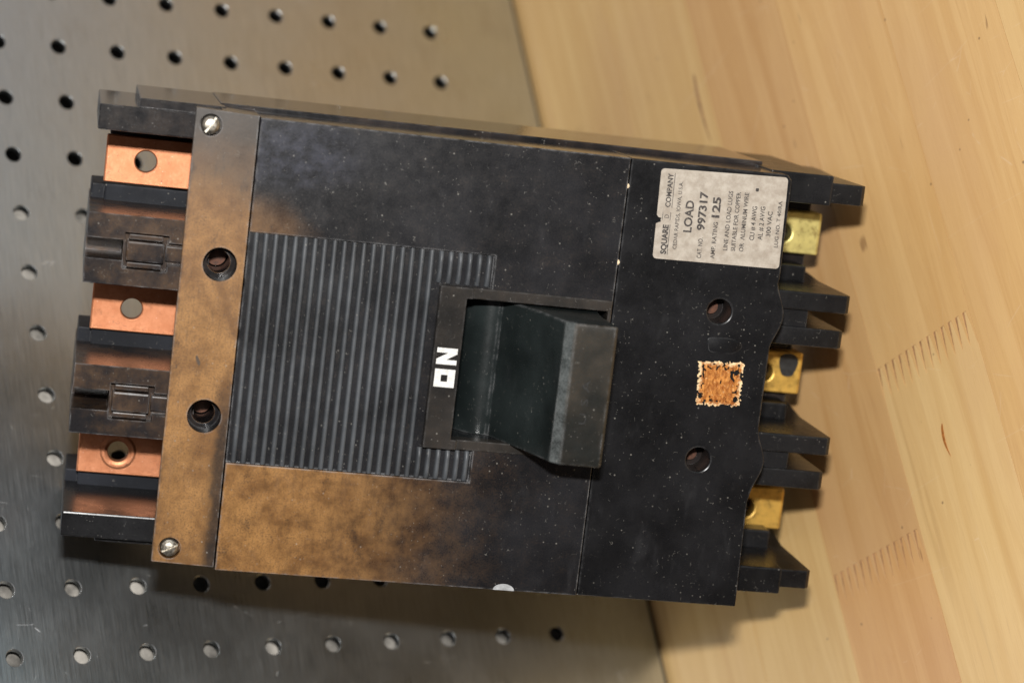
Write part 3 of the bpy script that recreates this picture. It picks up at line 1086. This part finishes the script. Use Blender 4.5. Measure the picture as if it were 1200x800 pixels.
text("CU # 4 AWG", 6.7, 15.4, 25.8, 1.3, M['ink_thin'], 0.017)
text("AL # 2 AWG", 7.0, 15.5, 28.0, 1.3, M['ink_thin'], 0.017)
text("300 VAC", 8.0, 14.4, 30.1, 1.25, M['ink_thin'], 0.017)
text("LUG NO. T 40/RA", 5.4, 17.2, 32.5, 1.05, M['ink_thin'], 0.014)
bm = bmesh.new()
cx = lab(19.6, 26.0)
add_prism(bm, [(cx.x + 0.42 * math.cos(a), cx.y + 0.6 * math.sin(a) * (1 + 0.3 * math.cos(2 * a))) for a in [i * math.pi / 7 for i in range(14)]], -0.1, 0.06)
finish("ink_blot", bm, M['ink'], label)

# --- square of old adhesive on the load cover
bm = bmesh.new()
NC = 56
S = 12.3
hgt = {}
for i in range(NC + 1):
    for j in range(NC + 1):
        p = Vector((i * 0.16, j * 0.10, 3.0))
        hgt[(i, j)] = 0.12 + 0.42 * max(0, mnoise.noise(p * 1.7) + 0.35) * random.uniform(0.6, 1.2)


def keep(i, j):
    x, y = (i + 0.5) / NC, (j + 0.5) / NC
    d = min(x, 1 - x, y, 1 - y)
    n1 = mnoise.noise(Vector((x * 11, y * 6, 1.3)))
    if d < 0.05 * (mnoise.noise(Vector((x * 17, y * 17, 4.0))) + 0.5):
        return False
    if (x - 0.86) ** 2 + (y - 0.16) ** 2 < 0.0042 or (x - 0.85) ** 2 + (y - 0.76) ** 2 < 0.0035 or (x - 0.10) ** 2 + (y - 0.22) ** 2 < 0.003:
        return False
    if d < 0.2 and mnoise.noise(Vector((x * 13, y * 13, 8.0))) > 0.30:
        return False
    return not (n1 > 0.48)


vcache = {}


def rv(i, j, top):
    k = (i, j, top)
    if k not in vcache:
        x, y = i / NC, j / NC
        wob_ = 0.22 * mnoise.noise(Vector((x * 7, y * 7, 5.0)))
        uu = 118.1 + S * x + 0.6 * (1 - y) * 0.9 + wob_ - 0.2
        vv = -4.6 + S * 0.965 * y + 0.6 * x + wob_
        vcache[k] = bm.verts.new(Vector((uu, vv, hgt[(i, j)] if top else -0.2)) * MM)
    return vcache[k]


for i in range(NC):
    for j in range(NC):
        if not keep(i, j):
            continue
        bm.faces.new((rv(i, j, 1), rv(i + 1, j, 1), rv(i + 1, j + 1, 1), rv(i, j + 1, 1)))
        for (di, dj, a, c) in ((-1, 0, (0, 1), (0, 0)), (1, 0, (1, 0), (1, 1)), (0, -1, (0, 0), (1, 0)), (0, 1, (1, 1), (0, 1))):
            ii, jj = i + di, j + dj
            if not (0 <= ii < NC and 0 <= jj < NC and keep(ii, jj)):
                bm.faces.new((rv(i + a[0], j + a[1], 1), rv(i + a[0], j + a[1], 0), rv(i + c[0], j + c[1], 0), rv(i + c[0], j + c[1], 1)))
finish("adhesive_residue", bm, M['residue'], load, 20)

# worn emblem above it: a faint raised smear
bm = bmesh.new()
add_prism(bm, [(124.0 + 4.6 * math.cos(a) * (1 + 0.12 * math.sin(3 * a + 1)), 11.6 + 2.6 * math.sin(a) * (1 + 0.2 * math.cos(2 * a))) for a in [i * math.pi / 14 for i in range(28)]], -0.4, 0.02)
soft(bm, 0.12)
finish("worn_boss", bm, M['load'], load, 50)

# flecks in the seam, chip in the lower edge, marks on the lever
for (fu, fv, s) in ((93.9, 49.9, 0.55), (93.8, 30.4, 0.6)):
    bm = bmesh.new()
    add_prism(bm, [(fu + s * 0.5 * math.cos(a), fv + s * math.sin(a) * (1 + 0.3 * math.cos(3 * a))) for a in [i * math.pi / 6 for i in range(12)]], -0.6, 0.12)
    finish("cream_fleck", bm, M['cream'], load)
bm = bmesh.new()
add_prism(bm, [(74.4 + 2.8 * math.cos(math.pi * i / 12), -57.0 + 1.7 * math.sin(math.pi * i / 12)) for i in range(13)], -0.6, 0.06)
finish("grey_chip", bm, M['grey'], cover)


def mark(s, u0, u1, v0, v1, w, parent, mat, name):
    cu = bpy.data.curves.new("t", 'FONT')
    cu.body = s; cu.size = 1.0; cu.offset = -0.012; cu.resolution_u = 2
    ob = bpy.data.objects.new("t", cu)
    COL.objects.link(ob)
    dg = bpy.context.evaluated_depsgraph_get(); dg.update()
    me = bpy.data.meshes.new_from_object(ob.evaluated_get(dg))
    bpy.data.objects.remove(ob, do_unlink=True)
    xs = [v.co.x for v in me.vertices]
    for v in me.vertices:
        fx = (v.co.x - min(xs)) / (max(xs) - min(xs))
        u_ = u1 - v.co.y / 0.73 * (u1 - u0)
        v.co = Vector((u_, v0 + fx * (v1 - v0), w(u_))) * MM
    return link_mesh(name, me, mat, parent)


mark("U S A", 83.5, 85.4, -8.0, 3.0, lambda u_: 22.1 + (u_ - 80.6) / 9.0 * 0.3 + 0.03, handle, M['smear'], "moulded_mark")
